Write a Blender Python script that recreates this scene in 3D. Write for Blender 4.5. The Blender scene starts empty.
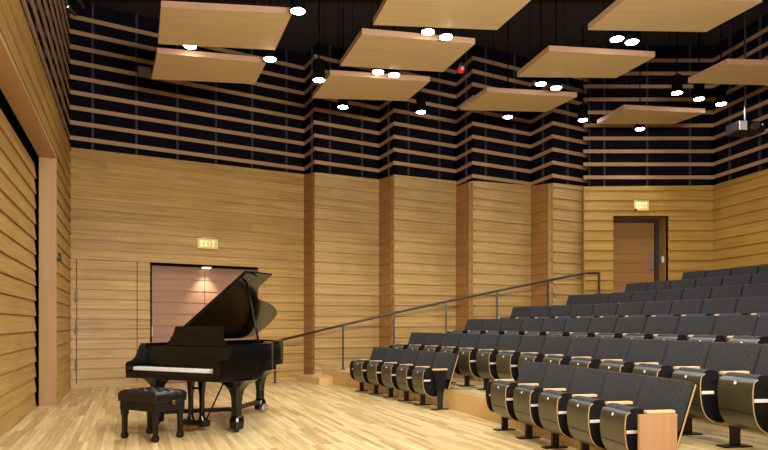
import bpy, bmesh, math, random
from mathutils import Vector, Matrix
random.seed(7)
C = bpy.context.scene.collection
F, HOR, CH = 638.0, 324.0, 1.23          # focal length (px of a 768 px frame), horizon row, camera height
PI = math.pi

# ------------------------------------------------------------------ helpers
def px(x, y, z):                           # point at height z seen at pixel x, y
    Y = F * (CH - z) / (y - HOR)
    return Vector(((x - 384) / F * Y, Y, z))
def pd(x, Y, z=0):                         # point at depth Y in pixel column x
    return Vector(((x - 384) / F * Y, Y, z))
def tag(o, label=None, cat=None, group=None, kind=None):
    if label: o['label'] = label
    if cat: o['category'] = cat
    if group: o['group'] = group
    if kind: o['kind'] = kind
    return o
def empty(name, loc, rz=0.0):
    o = bpy.data.objects.new(name, None); C.objects.link(o)
    o.location = loc; o.rotation_euler = (0, 0, rz); o.empty_display_size = .1
    return o
def build(name, bm, mats, parent=None, smooth=False, loc=None, rz=0.0, kind=None, autosmooth=None):
    me = bpy.data.meshes.new(name)
    bmesh.ops.recalc_face_normals(bm, faces=bm.faces[:])
    bm.to_mesh(me); bm.free()
    if not isinstance(mats, (list, tuple)): mats = [mats]
    for m in mats: me.materials.append(m)
    if smooth:
        for p in me.polygons: p.use_smooth = True
    if autosmooth:
        me.set_sharp_from_angle(angle=math.radians(autosmooth))
    o = bpy.data.objects.new(name, me); C.objects.link(o)
    if parent: o.parent = parent
    if loc is not None: o.location = loc
    o.rotation_euler = (0, 0, rz)
    if kind: o['kind'] = kind
    return o
def box(bm, x0, x1, y0, y1, z0, z1, mi=0, bev=0.0, M=None, seg=2):
    vs = [bm.verts.new((x, y, z)) for z in (z0, z1) for y in (y0, y1) for x in (x0, x1)]
    fs = [bm.faces.new([vs[i] for i in q]) for q in
          ((0, 2, 3, 1), (4, 5, 7, 6), (0, 1, 5, 4), (2, 6, 7, 3), (0, 4, 6, 2), (1, 3, 7, 5))]
    for f in fs: f.material_index = mi
    if bev:
        es = {e for f in fs for e in f.edges}
        r = bmesh.ops.bevel(bm, geom=list(es), offset=bev, segments=seg, affect='EDGES', profile=.6)
        vs = list({v for v in vs if v.is_valid} | {v for f in r['faces'] for v in f.verts})
        for f in r['faces']: f.material_index = mi
    if M is not None: bmesh.ops.transform(bm, matrix=M, verts=vs)
    return vs
def prism(bm, pts, a0, a1, axis='z', mi=0, capmi=None, M=None):
    """closed polygon extruded along an axis; pts are the two other coordinates in order"""
    def P(p, a):
        if axis == 'z': return (p[0], p[1], a)
        if axis == 'x': return (a, p[0], p[1])
        return (p[0], a, p[1])
    A = [bm.verts.new(P(p, a0)) for p in pts]; B = [bm.verts.new(P(p, a1)) for p in pts]
    n = len(pts)
    for i in range(n):
        f = bm.faces.new((A[i], A[(i + 1) % n], B[(i + 1) % n], B[i])); f.material_index = mi
    for c in (A[::-1], B):
        f = bm.faces.new(c); f.material_index = mi if capmi is None else capmi
    if M is not None: bmesh.ops.transform(bm, matrix=M, verts=A + B)
    return A + B
def lathe(bm, prof, cx=0, cy=0, n=20, mi=0, M=None, caps=True):
    rings = []
    for r, z in prof:
        rings.append([bm.verts.new((cx + r * math.cos(2 * PI * k / n), cy + r * math.sin(2 * PI * k / n), z)) for k in range(n)])
    for a, b in zip(rings, rings[1:]):
        for k in range(n):
            f = bm.faces.new((a[k], a[(k + 1) % n], b[(k + 1) % n], b[k])); f.material_index = mi
    if caps:
        for r_ in (rings[0][::-1], rings[-1]):
            f = bm.faces.new(r_); f.material_index = mi
    vs = [v for r_ in rings for v in r_]
    if M is not None: bmesh.ops.transform(bm, matrix=M, verts=vs)
    return vs
def sqloft(bm, prof, cx=0, cy=0, mi=0, rot=0.0, ch=.25):
    """loft of chamfered squares: prof = (half x, half y, z)"""
    rings = []
    cr, sr = math.cos(rot), math.sin(rot)
    for hx, hy, z in prof:
        c = ch * min(hx, hy); q = []
        for sx, sy, o in ((1, -1, 0), (1, 1, 1), (-1, 1, 0), (-1, -1, 1)):
            a = (sx * hx, sy * (hy - c)); b = (sx * (hx - c), sy * hy)
            q += [b, a] if o == 0 else [a, b]
        rings.append([bm.verts.new((cx + x * cr - y * sr, cy + x * sr + y * cr, z)) for x, y in q])
    n = 8
    for a, b in zip(rings, rings[1:]):
        for k in range(n):
            f = bm.faces.new((a[k], a[(k + 1) % n], b[(k + 1) % n], b[k])); f.material_index = mi
    bm.faces.new(rings[0][::-1]).material_index = mi; bm.faces.new(rings[-1]).material_index = mi
def tube(bm, pts, r, n=8, mi=0):
    pts = [Vector(p) for p in pts]; rings = []
    for i, p in enumerate(pts):
        d = (pts[min(i + 1, len(pts) - 1)] - pts[max(i - 1, 0)]).normalized()
        a = d.cross(Vector((0, 0, 1)))
        if a.length < 1e-3: a = Vector((1, 0, 0))
        a.normalize(); b = d.cross(a).normalized()
        rings.append([bm.verts.new(p + r * (math.cos(2 * PI * k / n) * a + math.sin(2 * PI * k / n) * b)) for k in range(n)])
    for a, b in zip(rings, rings[1:]):
        for k in range(n):
            bm.faces.new((a[k], a[(k + 1) % n], b[(k + 1) % n], b[k])).material_index = mi
    bm.faces.new(rings[0][::-1]).material_index = mi; bm.faces.new(rings[-1]).material_index = mi
def catmull(pts, n=6):
    out = []
    for i in range(len(pts) - 1):
        p0, p1, p2, p3 = pts[max(i - 1, 0)], pts[i], pts[i + 1], pts[min(i + 2, len(pts) - 1)]
        for k in range(n):
            t = k / n
            out.append(tuple(.5 * (2 * b + (c - a) * t + (2 * a - 5 * b + 4 * c - d) * t * t + (3 * b - a - 3 * c + d) * t ** 3)
                             for a, b, c, d in zip(p0, p1, p2, p3)))
    return out + [tuple(pts[-1])]

# ------------------------------------------------------------------ materials
def lin(c): return tuple(((v / 255) / 12.92 if v / 255 <= .04045 else ((v / 255 + .055) / 1.055) ** 2.4) for v in c) + (1,)
def nodes(name):
    m = bpy.data.materials.new(name); m.use_nodes = True
    nt = m.node_tree; return m, nt, nt.nodes['Principled BSDF']
def plain(name, rgb, rough=.5, metal=0.0, spec=.5, coat=0.0):
    m, nt, b = nodes(name)
    b.inputs['Base Color'].default_value = lin(rgb); b.inputs['Roughness'].default_value = rough
    b.inputs['Metallic'].default_value = metal; b.inputs['Specular IOR Level'].default_value = spec
    b.inputs['Coat Weight'].default_value = coat; b.inputs['Coat Roughness'].default_value = .05
    return m
def math_n(nt, op, a, b=None):
    n = nt.nodes.new('ShaderNodeMath'); n.operation = op
    for i, v in enumerate((a, b)):
        if v is None: continue
        if isinstance(v, (int, float)): n.inputs[i].default_value = v
        else: nt.links.new(v, n.inputs[i])
    return n.outputs[0]
def wood(name, dark, light, pitch=None, length=4.9, rough=.42, along='x', grain=1.0, spec=.35, zoff=0.0):
    """veneer / planks: grain runs along the local axis, every board has its own tone"""
    m, nt, b = nodes(name); L = nt.links
    tc = nt.nodes.new('ShaderNodeTexCoord'); sep = nt.nodes.new('ShaderNodeSeparateXYZ'); L.new(tc.outputs['Object'], sep.inputs[0])
    X, Y, Z = sep.outputs
    if along == 'z': X, Z = Z, X
    if along == 'y': X, Y = Y, X
    mp = nt.nodes.new('ShaderNodeCombineXYZ')
    L.new(math_n(nt, 'MULTIPLY', X, .7), mp.inputs[0]); L.new(math_n(nt, 'MULTIPLY', Y, 22), mp.inputs[1]); L.new(math_n(nt, 'MULTIPLY', Z, 22), mp.inputs[2])
    no = nt.nodes.new('ShaderNodeTexNoise'); no.inputs['Scale'].default_value = 1.3; no.inputs['Detail'].default_value = 5; no.inputs['Roughness'].default_value = .6
    L.new(mp.outputs[0], no.inputs['Vector'])
    val = math_n(nt, 'MULTIPLY', math_n(nt, 'SUBTRACT', no.outputs['Fac'], .5), 1.1 * grain)
    if pitch:
        row = math_n(nt, 'FLOOR', math_n(nt, 'DIVIDE', math_n(nt, 'ADD', Z, zoff), pitch))
        col = math_n(nt, 'FLOOR', math_n(nt, 'DIVIDE', math_n(nt, 'ADD', X, math_n(nt, 'MULTIPLY', row, 1.37)), length))
        cb = nt.nodes.new('ShaderNodeCombineXYZ'); L.new(row, cb.inputs[0]); L.new(col, cb.inputs[1])
        wn = nt.nodes.new('ShaderNodeTexWhiteNoise'); wn.noise_dimensions = '3D'; L.new(cb.outputs[0], wn.inputs['Vector'])
        val = math_n(nt, 'ADD', val, math_n(nt, 'MULTIPLY', math_n(nt, 'SUBTRACT', wn.outputs['Value'], .5), .26))
    big = nt.nodes.new('ShaderNodeTexNoise'); big.inputs['Scale'].default_value = .9; L.new(tc.outputs['Object'], big.inputs['Vector'])
    val = math_n(nt, 'ADD', val, math_n(nt, 'MULTIPLY', math_n(nt, 'SUBTRACT', big.outputs['Fac'], .5), .5))
    rp = nt.nodes.new('ShaderNodeMix'); rp.data_type = 'RGBA'
    L.new(math_n(nt, 'ADD', val, .5), rp.inputs['Factor'])
    rp.clamp_factor = True
    rp.inputs['A'].default_value = lin(dark); rp.inputs['B'].default_value = lin(light)
    L.new(rp.outputs['Result'], b.inputs['Base Color'])
    b.inputs['Roughness'].default_value = rough; b.inputs['Specular IOR Level'].default_value = spec
    return m
WALL_A = .375                               # turn of the stage's rear (left) wall
def floor_mat(name, rot, dark, light, gapc):
    m, nt, b = nodes(name); L = nt.links
    tc = nt.nodes.new('ShaderNodeTexCoord'); mp = nt.nodes.new('ShaderNodeMapping'); mp.inputs['Rotation'].default_value = (0, 0, rot)
    L.new(tc.outputs['Object'], mp.inputs['Vector'])
    br = nt.nodes.new('ShaderNodeTexBrick'); L.new(mp.outputs[0], br.inputs['Vector'])
    br.inputs['Scale'].default_value = 1; br.inputs['Brick Width'].default_value = 1.05; br.inputs['Row Height'].default_value = .06
    br.inputs['Mortar Size'].default_value = .0012; br.inputs['Mortar Smooth'].default_value = .2; br.offset = .37; br.offset_frequency = 3
    br.inputs['Color1'].default_value = (0, 0, 0, 1); br.inputs['Color2'].default_value = (1, 1, 1, 1); br.inputs['Mortar'].default_value = (.5, .5, .5, 1)
    sx = nt.nodes.new('ShaderNodeSeparateXYZ'); L.new(mp.outputs[0], sx.inputs[0])
    cb = nt.nodes.new('ShaderNodeCombineXYZ'); L.new(math_n(nt, 'MULTIPLY', sx.outputs[0], 1.2), cb.inputs[0]); L.new(math_n(nt, 'MULTIPLY', sx.outputs[1], 26), cb.inputs[1])
    no = nt.nodes.new('ShaderNodeTexNoise'); no.inputs['Scale'].default_value = 1.4; no.inputs['Detail'].default_value = 4; L.new(cb.outputs[0], no.inputs['Vector'])
    bw = nt.nodes.new('ShaderNodeRGBToBW'); L.new(br.outputs['Color'], bw.inputs[0])
    val = math_n(nt, 'ADD', math_n(nt, 'MULTIPLY', bw.outputs[0], .6), math_n(nt, 'MULTIPLY', math_n(nt, 'SUBTRACT', no.outputs['Fac'], .33), 1.0))
    mx = nt.nodes.new('ShaderNodeMix'); mx.data_type = 'RGBA'; L.new(val, mx.inputs['Factor'])
    mx.inputs['A'].default_value = lin(dark); mx.inputs['B'].default_value = lin(light)
    m2 = nt.nodes.new('ShaderNodeMix'); m2.data_type = 'RGBA'; L.new(br.outputs['Fac'], m2.inputs['Factor'])
    L.new(mx.outputs['Result'], m2.inputs['A']); m2.inputs['B'].default_value = lin(gapc)
    L.new(m2.outputs['Result'], b.inputs['Base Color'])
    b.inputs['Roughness'].default_value = .33; b.inputs['Specular IOR Level'].default_value = .4
    return m
def fabric(name, a, c):
    m, nt, b = nodes(name); L = nt.links
    tc = nt.nodes.new('ShaderNodeTexCoord'); no = nt.nodes.new('ShaderNodeTexNoise'); no.inputs['Scale'].default_value = 60; no.inputs['Detail'].default_value = 4
    L.new(tc.outputs['Object'], no.inputs['Vector'])
    mx = nt.nodes.new('ShaderNodeMix'); mx.data_type = 'RGBA'; L.new(no.outputs['Fac'], mx.inputs['Factor'])
    mx.inputs['A'].default_value = lin(a); mx.inputs['B'].default_value = lin(c)
    L.new(mx.outputs['Result'], b.inputs['Base Color']); b.inputs['Roughness'].default_value = .9
    b.inputs['Specular IOR Level'].default_value = .2; b.inputs['Sheen Weight'].default_value = .05
    bp = nt.nodes.new('ShaderNodeBump'); bp.inputs['Strength'].default_value = .3; bp.inputs['Distance'].default_value = .004
    L.new(no.outputs['Fac'], bp.inputs['Height']); L.new(bp.outputs[0], b.inputs['Normal'])
    return m
def emit(name, rgb, s):
    m, nt, b = nodes(name)
    b.inputs['Base Color'].default_value = lin(rgb); b.inputs['Emission Color'].default_value = lin(rgb); b.inputs['Emission Strength'].default_value = s
    return m
PA, PB, PL, PS = .19, .235, .225, .22
M_wallA = wood('oak_cladding', (142, 106, 56), (206, 170, 104), PA, grain=1.3)
M_wallB = wood('oak_cladding_bays', (140, 108, 62), (202, 170, 114), PB, grain=1.3)
M_wallL = wood('oak_cladding_rear', (136, 100, 50), (192, 156, 90), PL, grain=1.3)
M_wallG = wood('oak_cladding_back', (134, 98, 40), (192, 150, 76), PS, grain=1.3)
M_facet = wood('oak_return_shaded', (136, 94, 50), (174, 128, 74), PB)  # bay oak darkened in colour for returns that face away from the light
M_jamb = wood('jamb_veneer', (166, 126, 86), (192, 154, 114), along='z')
M_door = wood('door_veneer', (138, 98, 76), (172, 130, 104), .24)
M_slat = wood('slat_wood', (146, 110, 78), (190, 152, 114), grain=.9)
M_cloud = wood('cloud_veneer', (174, 148, 106), (206, 182, 138), grain=1.3, rough=.5)
M_cloudedge = wood('cloud_edge', (156, 118, 92), (190, 152, 124), rough=.5)
M_riser = wood('riser_veneer', (190, 150, 96), (222, 188, 130), grain=.8)
M_arm = wood('armrest_maple', (200, 158, 104), (226, 186, 132), along='y')
M_endp = wood('end_panel_veneer', (156, 112, 76), (180, 138, 100), along='z')
M_ply = plain('plywood_edge', (180, 142, 90), .45)
M_floor = floor_mat('maple_floor', -(PI / 2 + WALL_A), (170, 134, 82), (234, 214, 162), (132, 100, 60))
M_black = plain('black_paint', (50, 46, 50), .85, spec=.1)
M_void = plain('black_backing', (17, 16, 24), .95, spec=.05)
M_stud = plain('dark_stud', (44, 44, 54), .7)
M_gap = plain('black_gap', (8, 7, 7), .9, spec=.05)
M_ebony = plain('ebony_lacquer', (8, 7, 8), .16, spec=.3, coat=.12)
M_ebony2 = plain('ebony_satin', (14, 12, 12), .35, spec=.35)
M_iron = plain('gold_iron_plate', (150, 112, 54), .4, .6)
M_brass = plain('brass', (190, 140, 60), .3, 1.0)
M_steel = plain('steel', (190, 190, 192), .3, 1.0)
M_ivory = plain('key_white', (250, 248, 246), .3)
M_leather = plain('black_leather', (16, 16, 19), .32)
M_fabric = fabric('charcoal_fabric', (16, 16, 19), (60, 60, 64))
M_fabric2 = fabric('charcoal_cushion', (22, 22, 26), (68, 68, 76))
M_shell = plain('shell_floor_tint', (62, 57, 38), .3, coat=.15)  # black gloss shell, with the reflected floor's yellow mixed into its colour
M_seam = plain('shell_seam', (22, 20, 16), .6)
M_lip = plain('shell_lip', (60, 64, 70), .42)
M_metalblk = plain('black_metal', (18, 18, 20), .45)
M_stripe = plain('pale_bracket', (225, 205, 198), .4)
M_side = plain('black_side', (14, 13, 14), .7, spec=.2)
M_white = plain('white_plate', (226, 226, 222), .35)
M_rail = plain('dark_rail', (44, 40, 38), .4)
M_frame = plain('dark_frame', (46, 40, 34), .5)
M_lamp = emit('lamp_glow', (255, 248, 232), 60)
M_sign = emit('sign_glow', (206, 184, 106), .4)
M_signlet = emit('sign_letters', (255, 246, 196), 1.1)
M_red = emit('red_lamp', (200, 30, 30), .7)
M_grey = plain('grey_box', (130, 118, 112), .6)

# ------------------------------------------------------------------ plan of the room
Ls = 4.76                                    # height of the lowest slat
def zs(x, y): return pd(x, (Ls - CH) * F / (HOR - y))
K = {k: zs(*v) for k, v in dict(A0=(70, 137.3), A1=(304, 169), B0=(314.5, 161.7), B1=(379, 170.7), C0=(394, 162.7), C1=(456, 171.3),
     D0=(472.7, 162.7), D1=(530.7, 171.5), E0=(552.7, 162.4), E1=(587, 168.3), F0=(584, 164.3), F1=(713, 164.3)).items()}
def topz(k, x, y): return CH + (HOR - y) * K[k].y / F
TOP = dict(A0=topz('A0', 70, 147.5), A1=topz('A1', 304, 174.5), B0=topz('B0', 314, 172.4), B1=topz('B1', 379, 179.6), C0=topz('C0', 394, 174.7),
           C1=topz('C1', 456, 181.3), D0=topz('D0', 473, 180.7), D1=topz('D1', 530, 185.6), E0=topz('E0', 553, 183), E1=topz('E1', 587, 186.7),
           F0=topz('F0', 584, 186.7), F1=topz('F1', 713, 185.6))
sa, ca = math.sin(WALL_A), math.cos(WALL_A)
LDIR = Vector((sa, -ca, 0))                  # along the rear wall of the stage, towards the camera
LNIN = Vector((ca, sa, 0))                   # into the room
K['L1'] = K['A0'] + LDIR * 15.8
GA = .195
GDIR = Vector((math.sin(GA), -math.cos(GA), 0))
K['G1'] = K['F1'] + GDIR * 17.5
CEIL = 7.42

def sawtooth(z0, z1, pitch, depth=.026, back=.14):
    pts = []; z = z0; n = 0
    k0 = math.floor(z0 / pitch + 1e-6)
    zz = z0
    while zz < z1 - 1e-4:
        zt = min((math.floor(zz / pitch + 1e-6) + 1) * pitch, z1)
        fr0 = zz / pitch - math.floor(zz / pitch + 1e-6); fr1 = fr0 + (zt - zz) / pitch
        pts.append((depth * (1 - fr0), zz)); pts.append((depth * (1 - fr1), zt)); zz = zt
    out = []
    for p in pts:
        if not out or abs(out[-1][0] - p[0]) + abs(out[-1][1] - p[1]) > 1e-5: out.append(p)
    return out + [(-back, z1), (-back, z0)]
def frame(p0, p1, nin):
    d = (p1 - p0); l = d.length; d = d / l
    n = Vector((-d.y, d.x, 0))
    flip = n.dot(nin) < 0
    return d, l, flip
def cladding(name, p0, p1, z0, t0, t1, pitch, mat, nin, holes=(), depth=.026, back=.14, pieces=None):
    """wall of overlapping horizontal boards; local x runs along the wall, local y points into the room"""
    d, l, flip = frame(p0, p1, nin)
    if flip: p0, p1 = p1, p0; t0, t1 = t1, t0; d = -d; holes = [(l - b, l - a, za, zb) for a, b, za, zb in holes]
    bm = bmesh.new()
    T = lambda x: t0 + (t1 - t0) * x / l
    def seg(xa, xb, za, zb=None):
        top = zb if zb is not None else max(T(xa), T(xb))
        pr = sawtooth(za, top, pitch, depth, back)
        vs = prism(bm, pr, xa, xb, 'x')
        if zb is None:
            for v in vs: v.co.z = min(v.co.z, T(v.co.x))
    x = 0.0
    for a, b, za, zb in sorted(holes):
        if a > x + 1e-4: seg(x, a, z0)
        seg(a, b, zb)
        if za > z0 + 1e-4: seg(a, b, z0, za)
        x = b
    if x < l - 1e-4: seg(x, l, z0)
    return build(name, bm, mat, loc=(p0.x, p0.y, 0), rz=math.atan2(d.y, d.x), kind='structure')
IN = Vector((0, -1, 0))
# side wall with the exit, its bays, the end wall and the wall behind the seats
dA = (K['A1'] - K['A0']).normalized(); lA = (K['A1'] - K['A0']).length
def onA(x):                                   # distance along wall A seen in pixel column x
    t = (x - 384) / F
    return (t * K['A0'].y - K['A0'].x) / (dA.x - t * dA.y)
dr0, dr1 = onA(150), onA(259.5)
DZ = 2.47
cladding('wall_side', K['A0'], K['A1'], 0, TOP['A0'], TOP['A1'], PA, M_wallA, IN, [(dr0, dr1, 0, DZ)])
for i, (a, b) in enumerate((('B0', 'B1'), ('C0', 'C1'), ('D0', 'D1'), ('E0', 'E1'))):
    cladding('wall_bay', K[a], K[b], 0, TOP[a], TOP[b], PB, M_wallB, IN)
for a, b in (('A1', 'B0'), ('B1', 'C0'), ('C1', 'D0'), ('D1', 'E0')):
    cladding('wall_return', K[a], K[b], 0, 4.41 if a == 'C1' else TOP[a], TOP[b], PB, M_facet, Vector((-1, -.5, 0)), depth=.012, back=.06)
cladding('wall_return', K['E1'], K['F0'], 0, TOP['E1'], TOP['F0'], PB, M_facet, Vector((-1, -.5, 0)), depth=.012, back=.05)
fx0, fx1 = pd(613, K['F0'].y).x - K['F0'].x, pd(668, K['F0'].y).x - K['F0'].x
FZ = 1.55
fdt = CH + (HOR - 216) * K['F0'].y / F
cladding('wall_end', K['F0'], K['F1'], 0, TOP['F0'], TOP['F1'], PS, M_wallG, IN, [(fx0, fx1, FZ, fdt)], back=.1, depth=.034)
cladding('wall_back', K['F1'], K['G1'], 0, TOP['F1'], TOP['F1'], PS, M_wallG, Vector((-1, 0, 0)))
# rear wall of the stage (left) with the wide sliding door in a recess
tl = lambda x: (((x - 384) / F) * K['A0'].y - K['A0'].x) / (LDIR.x - ((x - 384) / F) * LDIR.y)
sL = tl(54)
OPZ, OPL, REC = 3.74, 7.2, .2
cladding('wall_rear', K['A0'], K['L1'], 0, TOP['A0'], TOP['A0'], PL, M_wallL, LNIN, [(sL, sL + OPL, 0, OPZ)], back=.05)
cladding('wall_near', K['L1'], K['G1'], 0, TOP['A0'], TOP['A0'], PL, M_wallL, Vector((0, 1, 0)))
rzL = math.atan2(LDIR.y, LDIR.x)
# local frame of the rear wall: x towards the camera, +y away from the room -> recess lies at +y side
def at_left(s, inn): return K['A0'] + LDIR * s + LNIN * inn
def leftbox(name, s0, s1, i0, i1, z0, z1, m, **kw):
    bm = bmesh.new(); box(bm, s0, s1, i0, i1, z0, z1)
    return build(name, bm, m, loc=K['A0'], rz=rzL, kind='structure', **kw)
# in this frame local y = LNIN rotated: y axis = (-sin, cos) of rzL
YS = 1 if Vector((-math.sin(rzL), math.cos(rzL), 0)).dot(LNIN) > 0 else -1
def yy(a, b): return (min(a * YS, b * YS), max(a * YS, b * YS))
leftbox('trim_1', sL - .02, sL + .012, *yy(-REC, .034), 0, OPZ + .02, M_jamb)                      # far jamb
leftbox('trim_2', sL + OPL - .012, sL + OPL + .03, *yy(-REC, .034), 0, OPZ + .02, M_jamb)          # near jamb
leftbox('trim_3', sL + .012, sL + OPL - .012, *yy(-REC, .034), OPZ - .015, OPZ + .03, M_jamb)        # head
leftbox('wall_recess', sL - .3, sL + OPL + .3, *yy(-REC - .16, -REC - .1), 0, OPZ + .3, M_gap)
p0, p1 = at_left(sL + .09, -REC - .05), at_left(sL + OPL - .09, -REC - .05)
d3 = cladding('door_3', p0, p1, .015, OPZ - .14, OPZ - .14, PL, M_wallL, LNIN, depth=.026, back=.04)
# black upper walls behind the slats
chain = ['L1', 'A0', 'A1', 'B0', 'B1', 'C0', 'C1', 'D0', 'D1', 'E0', 'E1', 'F0', 'F1', 'G1', 'L1']
cen = Vector((1.5, 7, 0))
def inward(p, q, n_in=None):
    d = (q - p).normalized(); n = Vector((-d.y, d.x, 0)); return -n      # chain runs clockwise: inside is on the right
for i in range(len(chain) - 1):
    p, q = K[chain[i]], K[chain[i + 1]]
    n = inward(p, q); L_ = (q - p).length; d = (q - p) / L_
    tz = lambda s: TOP.get(s, TOP['A0'] if s == 'L1' else TOP['F1'])
    zb = min(tz(chain[i]), tz(chain[i + 1])) - .3
    bm = bmesh.new()
    ry = math.atan2(d.y, d.x)
    # local y>0 is left of the chain, i.e. outside
    ext = .0
    box(bm, (.22 if chain[i] == 'F0' else .13 if chain[i] in ('B0', 'C0', 'D0', 'E0') else 0), max(L_ - (.2 if chain[i + 1][1] == '0' and chain[i + 1] not in ('A0',) else 0), .1), .10, .16, zb, CEIL + .1)
    build('wall_upper', bm, M_void, loc=(p.x, p.y, 0), rz=ry, kind='structure')
    if L_ < .3:
        pass
    bm = bmesh.new(); o = .012
    for k in range(-1, 9):
        z = Ls + .287 * k
        za, zb_ = z - .039, z + .039
        if za < (4.42 if chain[i] == 'C1' else max(tz(chain[i]), tz(chain[i + 1]))) - .02: continue
        box(bm, -o, L_ + o, -.004, .018, za, zb_)
    if len(bm.verts): build('trim_slats', bm, M_slat, loc=(p.x, p.y, 0), rz=ry, kind='structure')
    else: bm.free()
    bm = bmesh.new(); ns = max(1, round(L_ / .85))
    for k in range(ns):
        x = (k + .5) * L_ / ns - (.06 if L_ < 1 else 0)
        box(bm, x - .02, x + .02, .06, .10, zb + .1, CEIL)
    build('trim_studs', bm, M_stud, loc=(p.x, p.y, 0), rz=ry, kind='structure')
# floor and ceiling
def outline(z, names):
    return [(K[n].x, K[n].y) for n in names]
bm = bmesh.new(); pl = outline(0, chain[:-1])
big = [(-7.5, 17.5), (13.5, 17.5), (13.5, -6), (-7.5, -6)]
prism(bm, big, -.1, 0); build('floor', bm, M_floor, kind='structure')
bm = bmesh.new(); prism(bm, big, CEIL, CEIL + .1); build('ceiling', bm, M_black, kind='structure')
# ceiling beams, ducts (black)
for k, (xa, xb, y, z, h) in enumerate(((-6, 9, 11.6, CEIL - .02, .22), (-5, 10, 8.9, CEIL - .02, .22), (-4, 10, 6.2, CEIL - .02, .22))):
    bm = bmesh.new(); box(bm, xa, xb, y - .08, y + .08, z - h, z + .02)
    build('trim_beam', bm, M_black, kind='structure')

# ------------------------------------------------------------------ exit door in the side wall (door_1)
rzA = math.atan2(dA.y, dA.x)
def wallA(bm_): pass
bm = bmesh.new()                              # recess lining: dark head and edges
box(bm, dr0 - .0, dr0 + .035, -.01, .20, 0, DZ, 0); 
box(bm, dr0, dr1 - .02, -.01, .20, DZ - .035, DZ, 0)
b4 = bmesh.new(); box(b4, dr1 - .03, dr1 + .005, -.012, .26, 0, DZ, 0); build('trim_4', b4, M_jamb, loc=(K['A0'].x, K['A0'].y, 0), rz=rzA, kind='structure')
build('trim_4', bm, M_gap, loc=(K['A0'].x, K['A0'].y, 0), rz=rzA, kind='structure')
door1 = empty('door_1', K['A0'] + dA * ((dr0 + dr1) / 2), rzA); door1['kind'] = 'structure'
hw = (dr1 - dr0) / 2
for s in (-1, 1):
    bm = bmesh.new()
    xa, xb = (-hw + .035, -.004) if s < 0 else (.004, hw - .03)
    pr = [(-y + .21, z) for y, z in sawtooth(.01, DZ - .04, .24, .014, .05)]
    prism(bm, pr, xa, xb, 'x')
    leaf = build('door_leaf', bm, M_door, door1)
bm = bmesh.new(); box(bm, -hw + .045, -hw + .075, .13, .18, .98, 1.2, bev=.006); build('handle', bm, M_white, door1)
bm = bmesh.new(); box(bm, -.1, .1, .0, .16, DZ - .066, DZ - .036, bev=.006); build('lamp_housing', bm, M_white, door1)
bm = bmesh.new(); box(bm, -.08, .08, .03, .13, DZ - .071, DZ - .067); build('lamp_lens', bm, emit('door_lamp', (255, 240, 205), 8), door1)
bm = bmesh.new(); box(bm, dr0 - .2, dr1 + .2, .30, .36, 0, 4.2); build('wall_recess', bm, M_gap, loc=(K['A0'].x, K['A0'].y, 0), rz=rzA, kind='structure')
# flush access panel left of the exit: two fine joints and three hinges
j0, j1 = onA(76.5), onA(137)
bm = bmesh.new()
for j in (j0, j1): box(bm, j - .006, j + .006, -.030, .0, .1, 2.47)
build('trim_5', bm, plain('joint', (112, 74, 36), .8), loc=(K['A0'].x, K['A0'].y, 0), rz=rzA, kind='structure')
for z in (.45, 1.13, 1.75):
    bm = bmesh.new(); box(bm, j0 - .03, j0 + .015, -.035, -.0, z - .09, z + .09, bev=.004)
    o = build('hinge', bm, plain('hinge_bronze', (120, 88, 60), .5), loc=(K['A0'].x, K['A0'].y, 0), rz=rzA)
    tag(o, 'slim bronze hinge on the flush wall panel, %s of three' % {.45: 'lowest', 1.13: 'middle', 1.75: 'highest'}[z], 'hinge', 'hinges of the flush wall panel')

# glowing exit signs
LET = {'E': [(0, 0, .2, 1), (0, 0, .8, .18), (0, .41, .7, .59), (0, .82, .8, 1)], 'I': [(.3, 0, .5, 1)], 'T': [(.3, 0, .5, 1), (0, .82, .8, 1)]}
def exit_sign(loc, rz, w, h, label):
    r = empty('exit_sign', loc, rz)
    bm = bmesh.new(); box(bm, -w / 2, w / 2, -.035, .0, -h / 2, h / 2, bev=.008); build('panel', bm, M_sign, r)
    bm = bmesh.new(); box(bm, -w / 2 * .6, w / 2 * .6, -.05, .0, h / 2, h / 2 + .025, bev=.004); build('housing', bm, M_steel, r)
    bm = bmesh.new(); lh = h * .58; lw = w * .17; x = -w * .36
    for ch in 'EXIT':
        if ch == 'X':
            for s in (1, -1):
                M = Matrix.Translation((x + lw * .42, 0, 0)) @ Matrix.Rotation(s * math.atan2(lw * .75, lh), 4, 'Y')
                box(bm, -.1 * lw, .1 * lw, -.041, -.034, -lh * .56, lh * .56, M=M)
        else:
            for a, b, c, d in LET[ch]: box(bm, x + a * lw, x + c * lw, -.041, -.034, -lh / 2 + b * lh, -lh / 2 + d * lh)
        x += lw * 1.1
    build('lettering', bm, M_signlet, r)
    return tag(r, label, 'sign')
pA = K['A0'] + dA * onA(207); zA = CH + (HOR - 244) * pA.y / F
nA = inward(K['A0'], K['A1'])
exit_sign(Vector((pA.x, pA.y, zA)) + nA * .03, rzA, 17.5 * pA.y / F / math.cos(rzA) , 10 * pA.y / F, 'pale glowing exit sign above the double door behind the piano')
s = exit_sign(Vector((pd(640.5, K['F0'].y).x, K['F0'].y - .03, CH + (HOR - 206) * K['F0'].y / F)), 0, 14.5 * K['F0'].y / F, 10 * K['F0'].y / F, 'pale glowing exit sign above the single door at the top of the seating')
bm = bmesh.new(); box(bm, -.16, -.11, -.06, .0, -.12, -.07, bev=.008); build('indicator', bm, plain('blue_dot', (46, 52, 110), .4), s)

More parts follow.
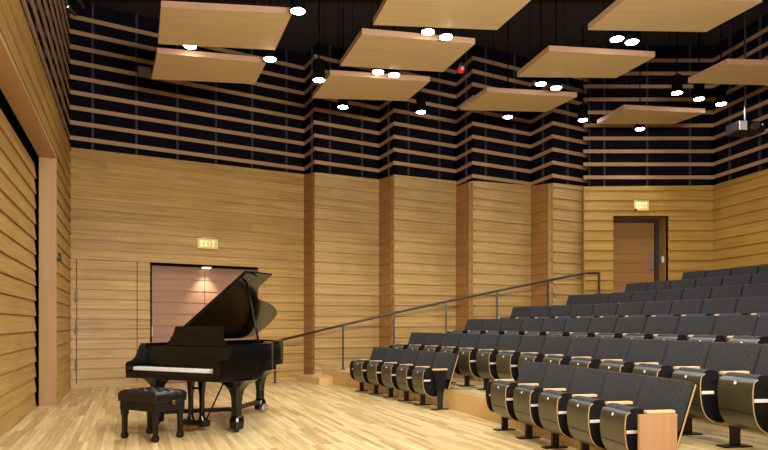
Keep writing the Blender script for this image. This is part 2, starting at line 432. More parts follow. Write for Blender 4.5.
# ------------------------------------------------------------------ single door in the end wall (door_2)
fy = K['F0'].y; RD = .5
bm = bmesh.new(); X0 = K['F0'].x + fx0; X1 = K['F0'].x + fx1
box(bm, X1, X1 + .03, fy - .0, fy + RD + .1, FZ - .1, fdt + .03); box(bm, X0 - .03, X0, fy, fy + RD + .1, FZ - .1, fdt + .03); box(bm, X0 - .03, X1 + .03, fy, fy + RD + .1, fdt, fdt + .03)
build('trim_6', bm, M_facet, kind='structure')
door2 = empty('door_2', (X0, fy + RD, FZ - .02)); door2['kind'] = 'structure'
dw = X1 - X0; dh = fdt - FZ
bm = bmesh.new(); pr = [(-y + .05, z) for y, z in sawtooth(.02, dh - .05, .22, .012, .05)]
prism(bm, pr, .03, dw - .08, 'x'); build('door_leaf', bm, M_facet, door2)
bm = bmesh.new(); box(bm, 0, .03, -.03, .07, 0, dh + .02); box(bm, dw - .08, dw - .0, -.03, .07, 0, dh + .02); box(bm, 0, dw, -.031, .07, dh - .05, dh + .02); build('frame', bm, M_frame, door2)
bm = bmesh.new(); box(bm, dw - .2, dw - .12, -.0, .03, .95, 1.35, bev=.006); pl_ = build('push_plate', bm, plain('plate', (150, 124, 126), .4, .5), door2)
bm = bmesh.new(); box(bm, X1 - .025, X1 + .005, fy + .22, fy + .29, FZ + 1.06, FZ + 1.2, bev=.005)
tag(build('light_switch', bm, M_white), 'small pale switch plate on the side of the upper doorway recess', 'switch')

# ------------------------------------------------------------------ seating tiers
CX, CY = -19.97, .73
R1, R2, RP, Z2, DZT = 22.424, 23.096, 1.156, .275, .247
RIS0 = 22.56
def ZT(i): return 0 if i == 1 else Z2 + (i - 2) * DZT
def RR(i): return R1 if i == 1 else R2 + (i - 2) * RP
def arcp(R, a): return (CX + R * math.cos(a), CY + R * math.sin(a))
A_AISLE, A_END = .576, -.17
def sector(bm, r0, r1, a0, a1, z0, z1, n=40):
    inner = [arcp(r0, a0 + (a1 - a0) * k / n) for k in range(n + 1)]
    outer = [arcp(r1, a0 + (a1 - a0) * k / n) for k in range(n + 1)]
    I0 = [bm.verts.new((*p, z0)) for p in inner]; I1 = [bm.verts.new((*p, z1)) for p in inner]
    O0 = [bm.verts.new((*p, z0)) for p in outer]; O1 = [bm.verts.new((*p, z1)) for p in outer]
    for k in range(n):
        bm.faces.new((I0[k], I0[k + 1], I1[k + 1], I1[k])).material_index = 1
        bm.faces.new((O0[k], O1[k], O1[k + 1], O0[k + 1])).material_index = 1
        bm.faces.new((I1[k], I1[k + 1], O1[k + 1], O1[k])).material_index = 0
        bm.faces.new((I0[k], O0[k], O0[k + 1], I0[k + 1])).material_index = 1
    for k in (0, n): bm.faces.new((I0[k], I1[k], O1[k], O0[k])).material_index = 1
def wall_angle(R):                            # angle at which radius R reaches the side wall
    a = A_AISLE
    names = ['A0', 'A1', 'B0', 'B1', 'C0', 'C1', 'D0', 'D1', 'E0', 'E1', 'F0', 'F1']
    while a < .9:
        x, y = arcp(R, a)
        for p, q in zip(names, names[1:]):
            P, Q = K[p], K[q]
            if min(P.x, Q.x) <= x <= max(P.x, Q.x) and abs(Q.x - P.x) > .05:
                yw = P.y + (Q.y - P.y) * (x - P.x) / (Q.x - P.x)
                if y > yw - .03: return a
        a += .002
    return a
for i in range(2, 8):
    r0 = RIS0 + (i - 2) * RP; r1 = RIS0 + (i - 1) * RP + .02 if i < 7 else 30.4
    bm = bmesh.new(); a_hi = A_AISLE
    if i == 7: a_hi = min(wall_angle(r0), .6)
    sector(bm, r0, r1, a_hi, A_END, -.01, ZT(i)); build('floor_tier', bm, [M_floor, M_riser], kind='structure')
    # aisle steps beside the side wall: a half step, then the tier level
    rs = r0 - .3
    lim = min(wall_angle(rs), wall_angle(rs + .58), wall_angle(rs + 1.1))
    bm = bmesh.new(); sector(bm, rs, rs + .6, lim + .004, A_AISLE, -.01, ZT(i) - (Z2 if i == 2 else DZT) / 2, 10)
    build('floor_step', bm, [M_floor, M_riser], kind='structure')
    bm = bmesh.new(); sector(bm, rs + .58, rs + 1.176, lim + .004, A_AISLE, -.01, ZT(i), 10)
    build('floor_step', bm, [M_floor, M_riser], kind='structure')
    # small dark air vents in the riser behind the next row
    if i >= 2:
        bm = bmesh.new()
        rr = r0 + RP
        if i < 7:
            for a in [.02 + .035 * k for k in range(14)]:
                x, y = arcp(rr - .004, a)
                M = Matrix.Translation((x, y, 0)) @ Matrix.Rotation(a, 4, 'Z')
                box(bm, -.012, .012, -.1, .1, ZT(i) + .06, ZT(i) + .16, M=M)
            build('trim_vents', bm, M_gap, kind='structure')

# ------------------------------------------------------------------ theatre seats
PIT = .561
SD = {}
def seat_meshes():
    w = .178
    # tipped-up seat shell: glossy underside, plywood edge on both sides
    prof = catmull([(-.185, .565), (-.22, .535), (-.23, .44), (-.217, .31), (-.177, .225), (-.11, .178), (-.03, .163), (.03, .185)], 4)
    inn = []
    for i, p in enumerate(prof):
        a = Vector(prof[max(i - 1, 0)]); b = Vector(prof[min(i + 1, len(prof) - 1)]); d = (b - a).normalized()
        n = Vector((-d.y, d.x)); inn.append((p[0] + n.x * .009, p[1] + n.y * .009))
    bm = bmesh.new(); prism(bm, list(prof) + inn[::-1], -w, w, 'x', 0, 1)
    for f in bm.faces:
        if f.material_index == 0 and f.calc_center_median().z > .542: f.material_index = 3
    box(bm, -w + .01, w - .01, -.221, -.20, .315, .322, 2)
    SD['seat_shell'] = (bm, [M_shell, M_ply, M_seam, M_lip], 30)
    cp = catmull([(-.185, .565), (-.16, .588), (-.10, .59), (-.06, .565), (-.03, .44), (-.01, .3), (.01, .2), (-.03, .183), (-.11, .198), (-.16, .245), (-.198, .33), (-.21, .44), (-.2, .53)], 3)
    bm = bmesh.new(); prism(bm, cp, -w + .012, w - .012, 'x', 0, 1)
    SD['seat_cushion'] = (bm, [M_fabric2, M_side], 50)
    bm = bmesh.new(); box(bm, 0, .008, -.21, -.10, .40, .425, bev=.002)
    SD['pivot_bracket'] = (bm, [M_stripe], None)
    bm = bmesh.new()
    lathe(bm, [(.012, 0), (.012, .006)], n=12, M=Matrix.Translation((.0, -.219, .525)) @ Matrix.Rotation(PI / 2 - .25, 4, 'X'))
    SD['number_plate'] = (bm, [M_white], None)
    # back: cushion and shell lean outwards
    lean = math.atan2(.125, .37)
    M = Matrix.Translation((0, .155, .42)) @ Matrix.Rotation(-lean, 4, 'X')
    bm = bmesh.new(); n = 6
    bw, bh = .270, .39
    g = [[None] * (n + 1) for _ in range(n + 1)]
    vs = box(bm, -bw, bw, -.05, .02, 0, bh, bev=.018, seg=3)
    for v in bm.verts:
        if v.co.y < -.03: v.co.y -= .016 * (1 - (v.co.x / bw) ** 2)
    bmesh.ops.transform(bm, matrix=M, verts=bm.verts[:])
    SD['back_cushion'] = (bm, [M_fabric], 40)
    bm = bmesh.new(); box(bm, -bw - .002, bw + .002, .021, .037, -.13, bh - .008, 0, bev=.004)
    for f in bm.faces:
        if abs(f.normal.x) > .8: f.material_index = 1
    bmesh.ops.transform(bm, matrix=M, verts=bm.verts[:])
    SD['back_shell'] = (bm, [M_metalblk, M_ply], None)
    # standard (side frame), post with foot plate, armrest; drawn at x = 0, placed at a seat boundary
    bm = bmesh.new(); prism(bm, [(-.09, .558), (-.07, .40), (-.05, .26), (.05, .25), (.08, .36), (.09, .558)], -.016, .016, 'x')
    SD['standard'] = (bm, [M_side], None)
    bm = bmesh.new(); prism(bm, catmull([(-.2, .56), (-.228, .50), (-.23, .38), (-.205, .27), (-.15, .215), (-.05, .2), (.0, .24), (.0, .56)], 3), -.022, .022, 'x')
    SD['end_standard'] = (bm, [M_side], None)
    bm = bmesh.new()
    sqloft(bm, [(.02, .04, .012), (.02, .036, .1), (.022, .05, .27)], 0, .0)
    box(bm, -.05, .05, -.13, .12, 0, .012, bev=.004)
    SD['pedestal'] = (bm, [M_metalblk], None)
    bm = bmesh.new(); box(bm, -.027, .027, -.12, .11, .564, .588, bev=.007)
    SD['armrest'] = (bm, [M_arm], None)
    bm = bmesh.new(); box(bm, -.014, .014, -.19, .12, .0, .562, bev=.003)
    SD['end_panel'] = (bm, [M_endp], None)
    for k, (bm, mats, sm) in list(SD.items()):
        me = bpy.data.meshes.new(k); bmesh.ops.recalc_face_normals(bm, faces=bm.faces[:]); bm.to_mesh(me); bm.free()
        for m in mats: me.materials.append(m)
        if sm:
            for p in me.polygons: p.use_smooth = True
            me.set_sharp_from_angle(angle=math.radians(sm))
        SD[k] = me
seat_meshes()
def part(name, parent, x=0.0):
    o = bpy.data.objects.new(name, SD[name]); C.objects.link(o); o.parent = parent; o.location = (x, 0, 0); return o
ORD = 'first second third fourth fifth sixth seventh eighth ninth tenth eleventh twelfth thirteenth fourteenth fifteenth sixteenth seventeenth eighteenth nineteenth twentieth'.split()
def seat(i, a_left, R, z, first, last_panel, label, group, pit=PIT):
    a = a_left - .5 * pit / R
    x, y = arcp(R, a)
    r = empty('theatre_seat', (x, y, z), a - PI / 2)
    for nme in ('seat_shell', 'seat_cushion', 'number_plate', 'back_cushion', 'back_shell'): part(nme, r)
    h = PIT / 2 if pit == PIT else pit / 2 + .004
    part('armrest', r, h); part('standard', r, h); part('pivot_bracket', r, .167)
    part('end_panel' if last_panel else 'pedestal', r, h + (.02 if last_panel else 0))
    if last_panel: pass
    if first: part('armrest', r, -h); part('standard', r, -h); part('end_standard', r, -h); part('pivot_bracket', r, -h + .022); part('pedestal', r, -h)
    return tag(r, label, 'seat', group)
def row(i, off, k0, k1, where, group, panel=False, R=None, tail='from its left end', pit=PIT):
    R = R or RR(i)
    for n, k in enumerate(range(k0, k1)):
        lab = 'charcoal folding theatre seat, %s %s in %s' % (ORD[n], tail, where)
        seat(i, off - k * pit / R, R, ZT(i), n == 0, panel and k == k1 - 1, lab, group, pit)
row(1, .511, 0, 5, 'the front block facing the piano', 'seats of the front block facing the piano')
row(1, .3028, 0, 5, 'the front block nearest the camera', 'seats of the near front block', True, 22.39, pit=.546)
def proj(X, Y, z): return 384 + F * X / Y, HOR - F * (z - CH) / Y
offs = {2: .379, 3: .283, 4: .322, 5: .357, 6: .405, 7: .433}
lefts = {2: 410, 3: 464, 4: 517, 5: 571, 6: 627.5, 7: 685}
for i in range(2, 8):
    R = RR(i); best = None
    for k in range(-12, 25):
        a = offs[i] - k * PIT / R
        X, Y = arcp(R + .257, a)
        e = abs(proj(X, Y, 0)[0] - lefts[i])
        if best is None or e < best[0]: best = (e, k)
    k0 = best[1]; k1 = k0
    while True:
        a = offs[i] - k1 * PIT / R; X, Y = arcp(R - .2, a)
        if proj(X, Y, 0)[0] > 775 or k1 - k0 >= 19: break
        k1 += 1
    a = offs[i] - k0 * PIT / R; X, Y = arcp(R + .257, a); e_ = lefts[i] - proj(X, Y, 0)[0]
    X2, Y2 = arcp(R + .257, a - .01)
    offs[i] -= {2: 0, 3: .3, 4: .45, 7: .7}.get(i, .5) * .01 * e_ / (proj(X2, Y2, 0)[0] - proj(X, Y, 0)[0])
    row(i, offs[i], k0, k1, 'the %s row' % ORD[i - 1], 'seats of the %s row' % ORD[i - 1])

# ------------------------------------------------------------------ handrail beside the side wall
rl = empty('handrail', pd(275, 13.3))
def rz_(x): return 13.3 + (x - 275) / 324 * .45
pts = []
for x, y in ((268, 343.3), (343, 325), (394, 313), (447, 301.5), (497, 291), (548, 280.3), (585, 273.2), (599, 273)):
    Y = rz_(x); pts.append(pd(x, Y, CH + (HOR - y) * Y / F))
org = rl.location.copy()
bm = bmesh.new(); tube(bm, [p - org for p in pts], .026, 8); build('top_rail', bm, M_rail, rl, smooth=True)
def floor_z(p):
    r = math.hypot(p.x - CX, p.y - CY)
    for i in range(7, 1, -1):
        rs = RIS0 + (i - 2) * RP - .3
        if r > rs + .58: return ZT(i)
        if r > rs: return ZT(i) - DZT / 2
    return 0
for x in (275, 343, 394, 446, 497, 548, 599):
    Y = rz_(x)
    for p, q in zip(pts, pts[1:]):
        X = pd(x, Y).x
        if p.x - .05 <= X <= q.x + .001: zt = p.z + (q.z - p.z) * (X - p.x) / (q.x - p.x)
    b = pd(x, Y); fz = floor_z(b)
    bm = bmesh.new(); c = b - org
    box(bm, c.x - .02, c.x + .02, c.y - .02, c.y + .02, fz, zt); box(bm, c.x - .05, c.x + .05, c.y - .05, c.y + .05, fz, fz + .012)
    build('post', bm, M_rail, rl)
tag(rl, 'dark metal handrail climbing beside the wooden side wall', 'handrail')

# ------------------------------------------------------------------ grand piano
PR = math.radians(27)
kx, ky = math.cos(PR), -math.sin(PR)
PO = Vector((-1.854 - 1.36 * kx, 7.0 - 1.36 * ky, 0))
P = empty('grand_piano', PO, -PR)
W = 1.52
U0 = .085
curve = catmull([(W, .55), (W, .70), (1.46, .90), (1.32, 1.08), (1.16, 1.20), (1.04, 1.37), (.97, 1.58), (.90, 1.82), (.81, 2.02), (.66, 2.17), (.42, 2.23), (.20, 2.2), (U0 + .03, 2.1), (U0, 1.95)], 5)
def inset(path, d):
    out = []
    for i, p in enumerate(path):
        a = Vector(path[max(i - 1, 0)]); b = Vector(path[min(i + 1, len(path) - 1)]); t = (b - a).normalized()
        out.append((p[0] - t.y * d, p[1] + t.x * d))
    return out
outer = [(W, .2)] + curve + [(U0, .2)]
inner = inset(outer, .055)
bm = bmesh.new()
n = len(outer)
vO0 = [bm.verts.new((*p, .675)) for p in outer]; vO1 = [bm.verts.new((*p, 1.0)) for p in outer]
vI0 = [bm.verts.new((*p, .675)) for p in inner]; vI1 = [bm.verts.new((*p, 1.0)) for p in inner]
for k in range(n - 1):
    for a, b in ((vO0, vO1), (vO1, vI1), (vI1, vI0), (vI0, vO0)):
        bm.faces.new((a[k], a[k + 1], b[k + 1], b[k]))
for k in (0, n - 1): bm.faces.new((vO0[k], vO1[k], vI1[k], vI0[k]))
build('rim', bm, M_ebony, P, autosmooth=35, smooth=True)
bm = bmesh.new(); prism(bm, [p for p in inner], .80, .86); build('iron_frame', bm, M_iron, P)
bm = bmesh.new(); prism(bm, [p for p in inner], .69, .72); build('bottom_board', bm, M_ebony2, P)
# arms at both ends of the keyboard
armp = [(-.10, .665), (-.10, .765), (-.075, .79), (-.02, .80), (.03, .83), (.075, .90), (.10, .965), (.13, 1.0), (.2, 1.0), (.2, .665)]
for u0, u1 in ((U0, .115), (W - .10, W)):
    bm = bmesh.new(); prism(bm, armp, u0, u1, 'x'); build('arm', bm, M_ebony, P)
bm = bmesh.new(); box(bm, U0, W, -.10, .62, .60, .675, bev=.008); build('keybed', bm, M_ebony, P)
bm = bmesh.new(); box(bm, .117, W - .102, -.055, -.025, .676, .69, bev=.004); build('key_slip', bm, M_ebony, P)
bm = bmesh.new(); kw = 1.285 / 52
for i in range(52):
    box(bm, .1245 + i * kw + .0006, .1245 + (i + 1) * kw - .0006, -.022, .135, .68, .728, 0)
for o in range(-1, 8):
    for q in (0, 1, 3, 4, 5):
        i = 2 + o * 7 + q
        if o == -1 and q != 5: continue
        if i + 1 > 51 or i < 0: continue
        x = .1245 + (i + 1) * kw; box(bm, x - .0055, x + .0055, .045, .135, .728, .739, 1)
build('keyboard', bm, [M_ivory, M_ebony2], P)
bm = bmesh.new(); prism(bm, [(.137, .70), (.137, .76), (.175, .90), (.20, .965), (.225, .965), (.225, .70)], .117, W - .102, 'x'); build('fallboard', bm, M_ebony, P)
bm = bmesh.new(); box(bm, .115, W - .10, .226, .6, .945, .965, bev=.003); build('desk_shelf', bm, M_ebony, P)
# music desk with flared ends
bm = bmesh.new()
desk = catmull([(-.47, 0), (-.455, .05), (-.41, .08), (-.395, .15), (-.38, .24)], 4)
pts2 = desk + [(-p[0], p[1]) for p in desk[::-1]]
M = Matrix.Translation((.755, .35, .967)) @ Matrix.Rotation(math.radians(-14), 4, 'X')
prism(bm, pts2, -.01, .012, 'y', M=M); build('music_desk', bm, M_ebony, P)
# lid hinged on the bass side, front flap folded back on it
TH = math.radians(34)
ML = Matrix.Translation((U0 - .005, 0, 1.012)) @ Matrix.Rotation(-TH, 4, 'Y')
LW = 1.462
lidp = [(.0, .62)] + [(LW, .62)] + [(max(p[0] - U0, 0) * LW / (W - U0), p[1]) for p in curve if p[1] > .66 and p[0] > U0 + .001] + [(.0, 1.95), 0]
bm = bmesh.new(); prism(bm, lidp[:-1], 0, .022, M=ML); build('lid', bm, M_ebony, P)
bm = bmesh.new(); prism(bm, [(.0, .622), (LW, .622), (LW, 1.14), (.0, 1.14)], .0235, .045, M=ML); build('front_lid_flap', bm, M_ebony, P)
bm = bmesh.new()
b_ = Vector((1.45, .66, .985)); t_ = ML @ Vector((1.30, .78, -.006)); tube(bm, [b_, b_ * .5 + t_ * .5, t_], .0135, 8)
build('prop_stick', bm, M_ebony2, P, smooth=True)
# legs with flared tops, spade feet and casters
def piano_leg(u, v):
    bm = bmesh.new()
    prof = [(.05, .05, .035), (.062, .062, .045), (.068, .068, .13), (.058, .058, .17), (.046, .046, .19), (.046, .046, .30), (.056, .056, .42), (.075, .075, .49), (.105, .10, .53), (.15, .13, .565), (.22, .17, .602)]
    sqloft(bm, prof, u, v, ch=.3); lg = build('leg', bm, M_ebony, P)
    bm = bmesh.new(); lathe(bm, [(.012, .06), (.012, .09)], u, v, 10)
    cr_ = 1.35 if v > 1 else 1
    lathe(bm, [(.04 * cr_, -.014), (.045 * cr_, -.008), (.045 * cr_, .008), (.04 * cr_, .014)], 0, 0, 16, M=Matrix.Translation((u + (.08 if v > 1 else 0), v, .045 * cr_)) @ Matrix.Rotation(PI / 2, 4, 'Y'))
    build('caster', bm, M_steel if v > 1 else M_ebony2, lg)
LEG = [(.17, .31), (W - .11, .30), (.60, 1.76)]
for u, v in LEG: piano_leg(u, v)
bm = bmesh.new(); sqloft(bm, [(.19, .15, .60), (.19, .15, .69)], .60, 1.76); build('leg_block', bm, M_ebony, P)
# wheeled transport frame tying the legs
hub = Vector((.80, .95, .15))
for u, v in LEG:
    d = Vector((u, v, .15)); bm = bmesh.new(); e = (d - hub); l = e.length
    M = Matrix.Translation(hub) @ Matrix.Rotation(math.atan2(e.y, e.x), 4, 'Z')
    box(bm, 0, l - .03, -.03, .03, -.025, .025, M=M); build('truck_arm', bm, M_ebony2, P)
bm = bmesh.new(); prism(bm, [(1.24, .42), (1.10, .56), (1.33, .52)], .06, .15); build('truck_gusset', bm, M_frame, P)
# pedal lyre
ly = Vector((.90, .20))
for s in (-1, 1):
    bm = bmesh.new(); sqloft(bm, [(.045, .03, .12), (.025, .025, .17), (.026, .024, .4), (.045, .03, .57), (.05, .03, .60)], ly.x + s * .085, ly.y, ch=.3); build('lyre_post', bm, M_ebony, P)
bm = bmesh.new(); box(bm, ly.x - .16, ly.x + .16, ly.y - .06, ly.y + .06, .05, .125, bev=.01); build('lyre_box', bm, M_ebony, P)
bm = bmesh.new(); box(bm, ly.x - .055, ly.x + .055, ly.y - .015, ly.y + .015, .475, .50); build('lyre_crossbar', bm, M_ebony, P)
for s in (-1, 0, 1):
    bm = bmesh.new(); box(bm, ly.x + s * .075 - .025, ly.x + s * .075 + .025, ly.y - .19, ly.y - .055, .06, .085, bev=.006); build('pedal', bm, M_brass, P)
bm = bmesh.new(); tube(bm, [(ly.x + .09, ly.y + .06, .11), (ly.x + .09, ly.y + .42, .60)], .01); build('lyre_brace', bm, M_ebony2, P)
tag(P, 'black grand piano with raised lid standing on the stage', 'piano')

# ------------------------------------------------------------------ piano bench
B = empty('piano_bench', (-2.50, 6.89, 0), -math.radians(30))
bm = bmesh.new()
nx, ny = 24, 18
hx, hy = .29, .215
tufts = [(-.145 + .145 * i, -.105 + .105 * j) for i in range(3) for j in range(3)]
gr = []
for j in range(ny + 1):
    r_ = []
    for i in range(nx + 1):
        x = -hx + 2 * hx * i / nx; y = -hy + 2 * hy * j / ny
        ex = max(0, 1 - min(hx - abs(x), hy - abs(y)) / .05)
        z = .527 - .04 * ex ** 2
        dm = min(math.hypot(x - a, y - b) for a, b in tufts)
        z -= .024 * math.exp(-(dm / .034) ** 2)
        gx = min(abs((x / .145) - round(x / .145)) * .145, 1); gy = min(abs((y / .105) - round(y / .105)) * .105, 1)
        z -= .012 * (math.exp(-(gx / .012) ** 2) + math.exp(-(gy / .012) ** 2)) * (1 - ex)
        r_.append(bm.verts.new((x, y, z)))
    gr.append(r_)
for j in range(ny):
    for i in range(nx): bm.faces.new((gr[j][i], gr[j][i + 1], gr[j + 1][i + 1], gr[j + 1][i]))
edge = gr[0] + [gr[j][nx] for j in range(1, ny + 1)] + gr[ny][::-1][1:] + [gr[j][0] for j in range(ny - 1, 0, -1)]
low = [bm.verts.new((v.co.x * .985, v.co.y * .985, .405)) for v in edge]
for k in range(len(edge)):
    bm.faces.new((edge[k], low[k], low[(k + 1) % len(edge)], edge[(k + 1) % len(edge)]))
bm.faces.new(low)
build('cushion', bm, M_leather, B, smooth=True, autosmooth=50)
bm = bmesh.new(); box(bm, -hx + .015, hx - .015, -hy + .015, hy - .015, .315, .406, bev=.006); build('apron', bm, M_ebony2, B)
for sx in (-1, 1):
    for sy in (-1, 1):
        bm = bmesh.new(); cx_, cy_ = sx * .24, sy * .165
        sqloft(bm, [(.034, .034, .33), (.034, .034, .27), (.026, .026, .25), (.022, .022, .07), (.03, .03, .055), (.034, .034, .035), (.028, .028, .006), (.02, .02, 0)], cx_, cy_)
        build('leg', bm, M_ebony2, B)
bm = bmesh.new(); lathe(bm, [(.012, 0), (.012, .02), (.026, .02), (.028, .028), (.026, .045), (.018, .05)], 0, 0, 16, M=Matrix.Translation((hx - .018, .02, .40)) @ Matrix.Rotation(PI / 2, 4, 'Y'))
build('height_knob', bm, plain('dark_brass', (110, 84, 50), .35, .8), B, smooth=True)
tag(B, 'black tufted leather piano bench in front of the keyboard', 'bench')

# ------------------------------------------------------------------ suspended wooden panels
ZP = 5.35
quads = [
 ((158, 44), (275, 50), (292, 14), (161, 7), 'over the far left of the stage, cut by the top edge'),
 ((151.5, 79), (255, 84), (266, 63), (157, 53), 'lowest of the two at the far left, before the slatted wall'),
 ((373, 25), (497, 30), (545, -12), (394, -12), 'at the top centre, cut by the top edge'),
 ((340, 66), (443, 72), (475, 44), (362, 34), 'second from the top in the centre column'),
 ((312, 98), (406.5, 101), (430, 81.5), (330, 75), 'lowest in the centre column'),
 ((517, 77), (616, 78), (655, 57), (549, 51), 'right of centre, in the middle of its column'),
 ((588, 30), (706, 32), (762, 2), (628, -3), 'at the top right, cut by the top edge'),
 ((460, 110), (546, 112), (577, 97), (487, 92), 'right of centre, small and lowest in its column'),
 ((597, 124), (674, 124), (705, 113), (624, 109), 'furthest away, before the end wall'),
 ((688, 83), (787, 86), (835, 67), (727, 64), 'at the far right, cut by the right edge')]
for q in quads:
    pts3 = [px(x, y, ZP) for x, y in q[:4]]
    c = sum(pts3, Vector()) / 4
    ang = math.atan2(pts3[1].y - pts3[0].y, pts3[1].x - pts3[0].x)
    r = empty('ceiling_panel', c, ang)
    Ri = Matrix.Rotation(-ang, 4, 'Z')
    lp = [(Ri @ (p - c)) for p in pts3]
    bm = bmesh.new(); prism(bm, [(p.x, p.y) for p in lp], 0, .085, mi=1, capmi=0)
    build('panel', bm, [M_cloud, M_cloudedge], r)
    for p in lp:
        bm = bmesh.new(); x, y = p.x * .8, p.y * .8; tube(bm, [(x, y, .085), (x, y, CEIL - ZP)], .004, 6); build('cable', bm, M_gap, r)
    tag(r, 'suspended wooden ceiling panel ' + q[4], 'ceiling panel', 'suspended wooden ceiling panels')

# ------------------------------------------------------------------ pendant downlights
ZD = 5.47
lamps = [(298, 11, 'brightest, beside the far left panel at the top'), (270, 59, 'at the right corner of the second left panel'), (190, 46, 'between the two far left panels'),
 (428, 32, 'left of the bright pair under the top centre panel'), (446, 37, 'right of the bright pair under the top centre panel'),
 (378, 72, 'left of the pair between the two centre panels'), (394, 75, 'right of the pair between the two centre panels'),
 (319, 80, 'small, at the left edge of the lowest centre panel'), (343, 107, 'small, below the left of the lowest centre panel'), (421, 112, 'small, below the right of the lowest centre panel'),
 (541, 84, 'left of the pair below the middle right panel'), (556, 88, 'right of the pair below the middle right panel'),
 (508, 117, 'small, below the small panel right of centre'), (583, 120, 'on a black tube before the slats, left of the furthest panel'),
 (617, 39, 'left of the bright pair below the top right panel'), (632, 42, 'right of the bright pair below the top right panel'),
 (677, 93, 'leftmost of three below the far right panel'), (699, 99, 'middle of three below the far right panel'), (721, 104, 'rightmost of three below the far right panel'),
 (640, 129, 'small, below the furthest panel')]
def can_mesh():
    bm = bmesh.new(); lathe(bm, [(.095, 0), (.095, .30), (.06, .33), (.02, .34)], n=20); a = bm
    return a
can = bpy.data.meshes.new('can'); b0 = can_mesh(); bmesh.ops.recalc_face_normals(b0, faces=b0.faces[:]); b0.to_mesh(can); b0.free(); can.materials.append(M_gap)
for p in can.polygons: p.use_smooth = True
can.set_sharp_from_angle(angle=.7)
lens = bpy.data.meshes.new('lens'); b0 = bmesh.new(); lathe(b0, [(.08, -.012), (.092, -.006), (.092, .001)], n=24); b0.to_mesh(lens); b0.free(); lens.materials.append(M_lamp)
stem = bpy.data.meshes.new('stem'); b0 = bmesh.new(); lathe(b0, [(.012, .335), (.012, CEIL - 5.2)], n=8); b0.to_mesh(stem); b0.free(); stem.materials.append(M_gap)
def downlight(loc, label, power, col=(1, .958, .855), size=130, blend=.6):
    r = empty('pendant_downlight', loc)
    for nm, me in (('can', can), ('lens', lens), ('stem', stem)):
        o = bpy.data.objects.new(nm, me); C.objects.link(o); o.parent = r
    tag(r, 'black pendant downlight ' + label, 'downlight', 'pendant downlights')
    l = bpy.data.lights.new('downlight_beam', 'SPOT'); l.energy = power; l.color = col; l.spot_size = math.radians(size); l.spot_blend = blend; l.shadow_soft_size = .07
    lo = bpy.data.objects.new('downlight_beam', l); C.objects.link(lo); lo.location = Vector(loc) + Vector((0, 0, -.03))
PW = 240
FILL = 225
ZLAMP = {(298, 11): 5.3, (270, 59): 5.3, (190, 46): 5.42, (428, 32): 5.372, (446, 37): 5.315, (378, 72): 5.377, (394, 75): 5.34, (319, 80): 5.2, (541, 84): 5.387, (556, 88): 5.329, (617, 39): 5.407, (632, 42): 5.36, (640, 129): 5.35}
for x, y, lab in lamps:
    p = px(x, y, ZLAMP.get((x, y), ZD)); far = p.y > 12
    downlight(p, lab, 70 if far else (150 if 'pair' in lab else 230), size=100 if far else 140)
# more of the same fittings, added out of view to brighten the walls
for i, (x, y) in enumerate([(-1.2, 5.8), (1.0, 5.6), (3.2, 5.4), (5.6, 5.8), (8.0, 6.0), (-.2, 2.6), (2.2, 2.4), (4.6, 2.6), (7.2, 2.8), (9.2, 3.0), (2, -.8), (5, -.8), (8, -.8)]):
    downlight((x, y, ZD), 'added out of view to brighten the %s of the hall' % ('front' if y < 4 else 'middle'), PW * (.6 if x > 3 else 1.1))
# wash fixtures with housings and poles, added out of view to brighten the walls
def fill(loc, aim, power):
    loc, aim = Vector(loc), Vector(aim); d = (aim - loc).normalized()
    r = empty('added_fill', loc, math.atan2(d.y, d.x) - PI / 2)
    bm = bmesh.new(); box(bm, -.55, .55, -.22, -.02, -.22, .22, bev=.02); build('housing', bm, M_metalblk, r)
    bm = bmesh.new(); tube(bm, [(0, -.1, .11), (0, -.1, CEIL - loc.z)], .02); build('mounting_pole', bm, M_metalblk, r)
    tag(r, 'black wash light added out of view to brighten the wooden walls', 'wash light', 'wash lights')
    l = bpy.data.lights.new('fill_beam', 'AREA'); l.shape = 'RECTANGLE'; l.size = 1.0; l.size_y = .4; l.energy = power; l.color = (1, .958, .855)
    lo = bpy.data.objects.new('fill_beam', l); C.objects.link(lo); lo.location = loc + d * .05
    lo.rotation_euler = d.to_track_quat('-Z', 'Y').to_euler()
for loc, aim, k_ in (((.5, 2.0, 3.3), (-5.5, 11, 5.2), 1.5), ((1.4, 1.6, 3.3), (-3.6, 14, 5.2), 2.0), ((2.6, 1.8, 3.4), (1, 15, 5.6), 1.15), ((3.8, 1.8, 3.5), (6, 15, 5.6), .75)):
    fill(loc, aim, FILL * k_)
# lamp in the head of the exit recess
lp = K['A0'] + dA * ((dr0 + dr1) / 2) + nA * .05
l = bpy.data.lights.new('door_lamp', 'SPOT'); l.energy = 110; l.color = (1, .92, .72); l.spot_size = math.radians(74); l.spot_blend = 1.0; l.shadow_soft_size = .03
lo = bpy.data.objects.new('door_lamp', l); C.objects.link(lo); lo.location = (lp.x, lp.y, DZ - .05); lo.rotation_euler = (math.radians(17), 0, rzA)

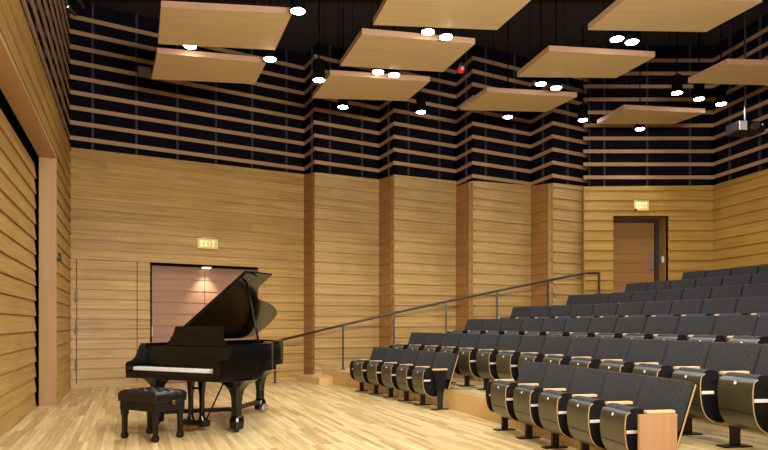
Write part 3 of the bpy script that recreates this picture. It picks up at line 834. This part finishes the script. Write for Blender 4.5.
# ------------------------------------------------------------------ small fittings
pj = px(745, 129, 5.0)
r = empty('projector', pj, .15)
bm = bmesh.new(); box(bm, -.27, .27, -.2, .2, -.10, .10, bev=.02); build('body', bm, M_metalblk, r)
bm = bmesh.new(); box(bm, -.275, -.12, -.215, -.19, -.085, .085, bev=.01); build('vent_panel', bm, M_white, r)
bm = bmesh.new(); lathe(bm, [(.075, 0), (.075, .06), (.055, .06)], n=20, M=Matrix.Translation((.05, -.19, 0)) @ Matrix.Rotation(PI / 2, 4, 'X')); build('lens_barrel', bm, M_steel, r, smooth=True, autosmooth=40)
bm = bmesh.new(); tube(bm, [(0, 0, .09), (0, 0, CEIL - 5.0)], .018); build('mounting_pole', bm, M_steel, r)
bm = bmesh.new(); box(bm, .2, .22, -.208, -.19, .02, .05); build('indicator', bm, emit('green_led', (120, 220, 130), 1.0), r)
tag(r, 'dark ceiling projector hanging on a pole at the right', 'projector')
# red beacon and a small stage lamp, hung from the ceiling
pb = px(461, 70, 5.9); r = empty('red_beacon', pb)
bm = bmesh.new(); lathe(bm, [(.03, -.05), (.06, -.04), (.07, .02), (.05, .05)], n=14); build('lens', bm, M_red, r, smooth=True)
bm = bmesh.new(); box(bm, -.05, .05, -.05, .05, .05, .13, bev=.01); tube(bm, [(0, 0, .12), (0, 0, CEIL - 5.9)], .012); build('housing', bm, M_metalblk, r)
bm = bmesh.new(); box(bm, .0, .04, -.075, -.055, -.02, .03, bev=.004); build('badge', bm, M_white, r)
tag(r, 'small red beacon hanging among the ceiling panels', 'beacon')
def spotlight(loc, rz, label, on):
    r = empty('stage_spotlight', loc, rz)
    bm = bmesh.new(); lathe(bm, [(.05, 0), (.05, .12), (.035, .18), (.02, .19)], n=16, M=Matrix.Rotation(-PI / 2 - .5, 4, 'X')); build('housing', bm, M_metalblk, r, smooth=True, autosmooth=40)
    bm = bmesh.new(); tube(bm, [(-.062, .06, .0), (-.062, .06, .13), (0, .06, .17), (.062, .06, .13), (.062, .06, .0)], .008); tube(bm, [(0, .06, .16), (0, .06, CEIL - loc.z)], .01); build('yoke', bm, M_metalblk, r)
    if on:
        bm = bmesh.new(); lathe(bm, [(.022, -.006), (.022, .002)], n=12, M=Matrix.Rotation(-PI / 2 - .5, 4, 'X')); build('lens', bm, emit('small_glint', (235, 240, 255), 4), r)
    tag(r, label, 'spotlight')
spotlight(px(68, 15, 6.9) + Vector((.15, -.3, 0)), -.6, 'small lit stage spotlight high in the left rear corner', True)
spotlight(px(85, 12, 6.9) + Vector((.1, -.5, 0)), -.3, 'small unlit stage spotlight near the left end of the top slat', False)
sA = onA(143.5); q = K['A0'] + dA * sA
bm = bmesh.new(); box(bm, -.12, .12, -.14, -.006, -.09, .09, bev=.012)
tag(build('junction_box', bm, M_grey, loc=(q.x, q.y, CH + (HOR - 73.5) * q.y / F), rz=rzA), 'small grey box fixed on the slats beside the left ceiling panel', 'box')
q = at_left(tl(57), .03); bm = bmesh.new(); box(bm, -.05, .05, -.03, .03, -.06, .06, bev=.006)
tag(build('wall_control', bm, M_metalblk, loc=(q.x, q.y, CH + (HOR - 257) * q.y / F), rz=rzL), 'small black control plate on the rear wall beside the jamb', 'switch')

# ------------------------------------------------------------------ camera, world, view
cam = bpy.data.cameras.new('camera'); co = bpy.data.objects.new('camera', cam); C.objects.link(co)
cam.sensor_fit = 'HORIZONTAL'; cam.sensor_width = 36; cam.lens = F / 768 * 36; cam.shift_y = (HOR - 225) / 768
cam.clip_start = .05; cam.clip_end = 100
co.location = (0, 0, CH); co.rotation_euler = (PI / 2, 0, 0)
sc = bpy.context.scene; sc.camera = co
w = bpy.data.worlds.new('world'); sc.world = w; w.use_nodes = True
w.node_tree.nodes['Background'].inputs[0].default_value = (0, 0, 0, 1)
sc.view_settings.view_transform = 'Standard'; sc.view_settings.look = 'None'; sc.view_settings.gamma = 1
sc.view_settings.use_curve_mapping = False; sc.view_settings.exposure = -0.58
sc.cycles.max_bounces = 8; sc.cycles.diffuse_bounces = 6; sc.cycles.use_denoising = True
sc.cycles.sample_clamp_indirect = 6
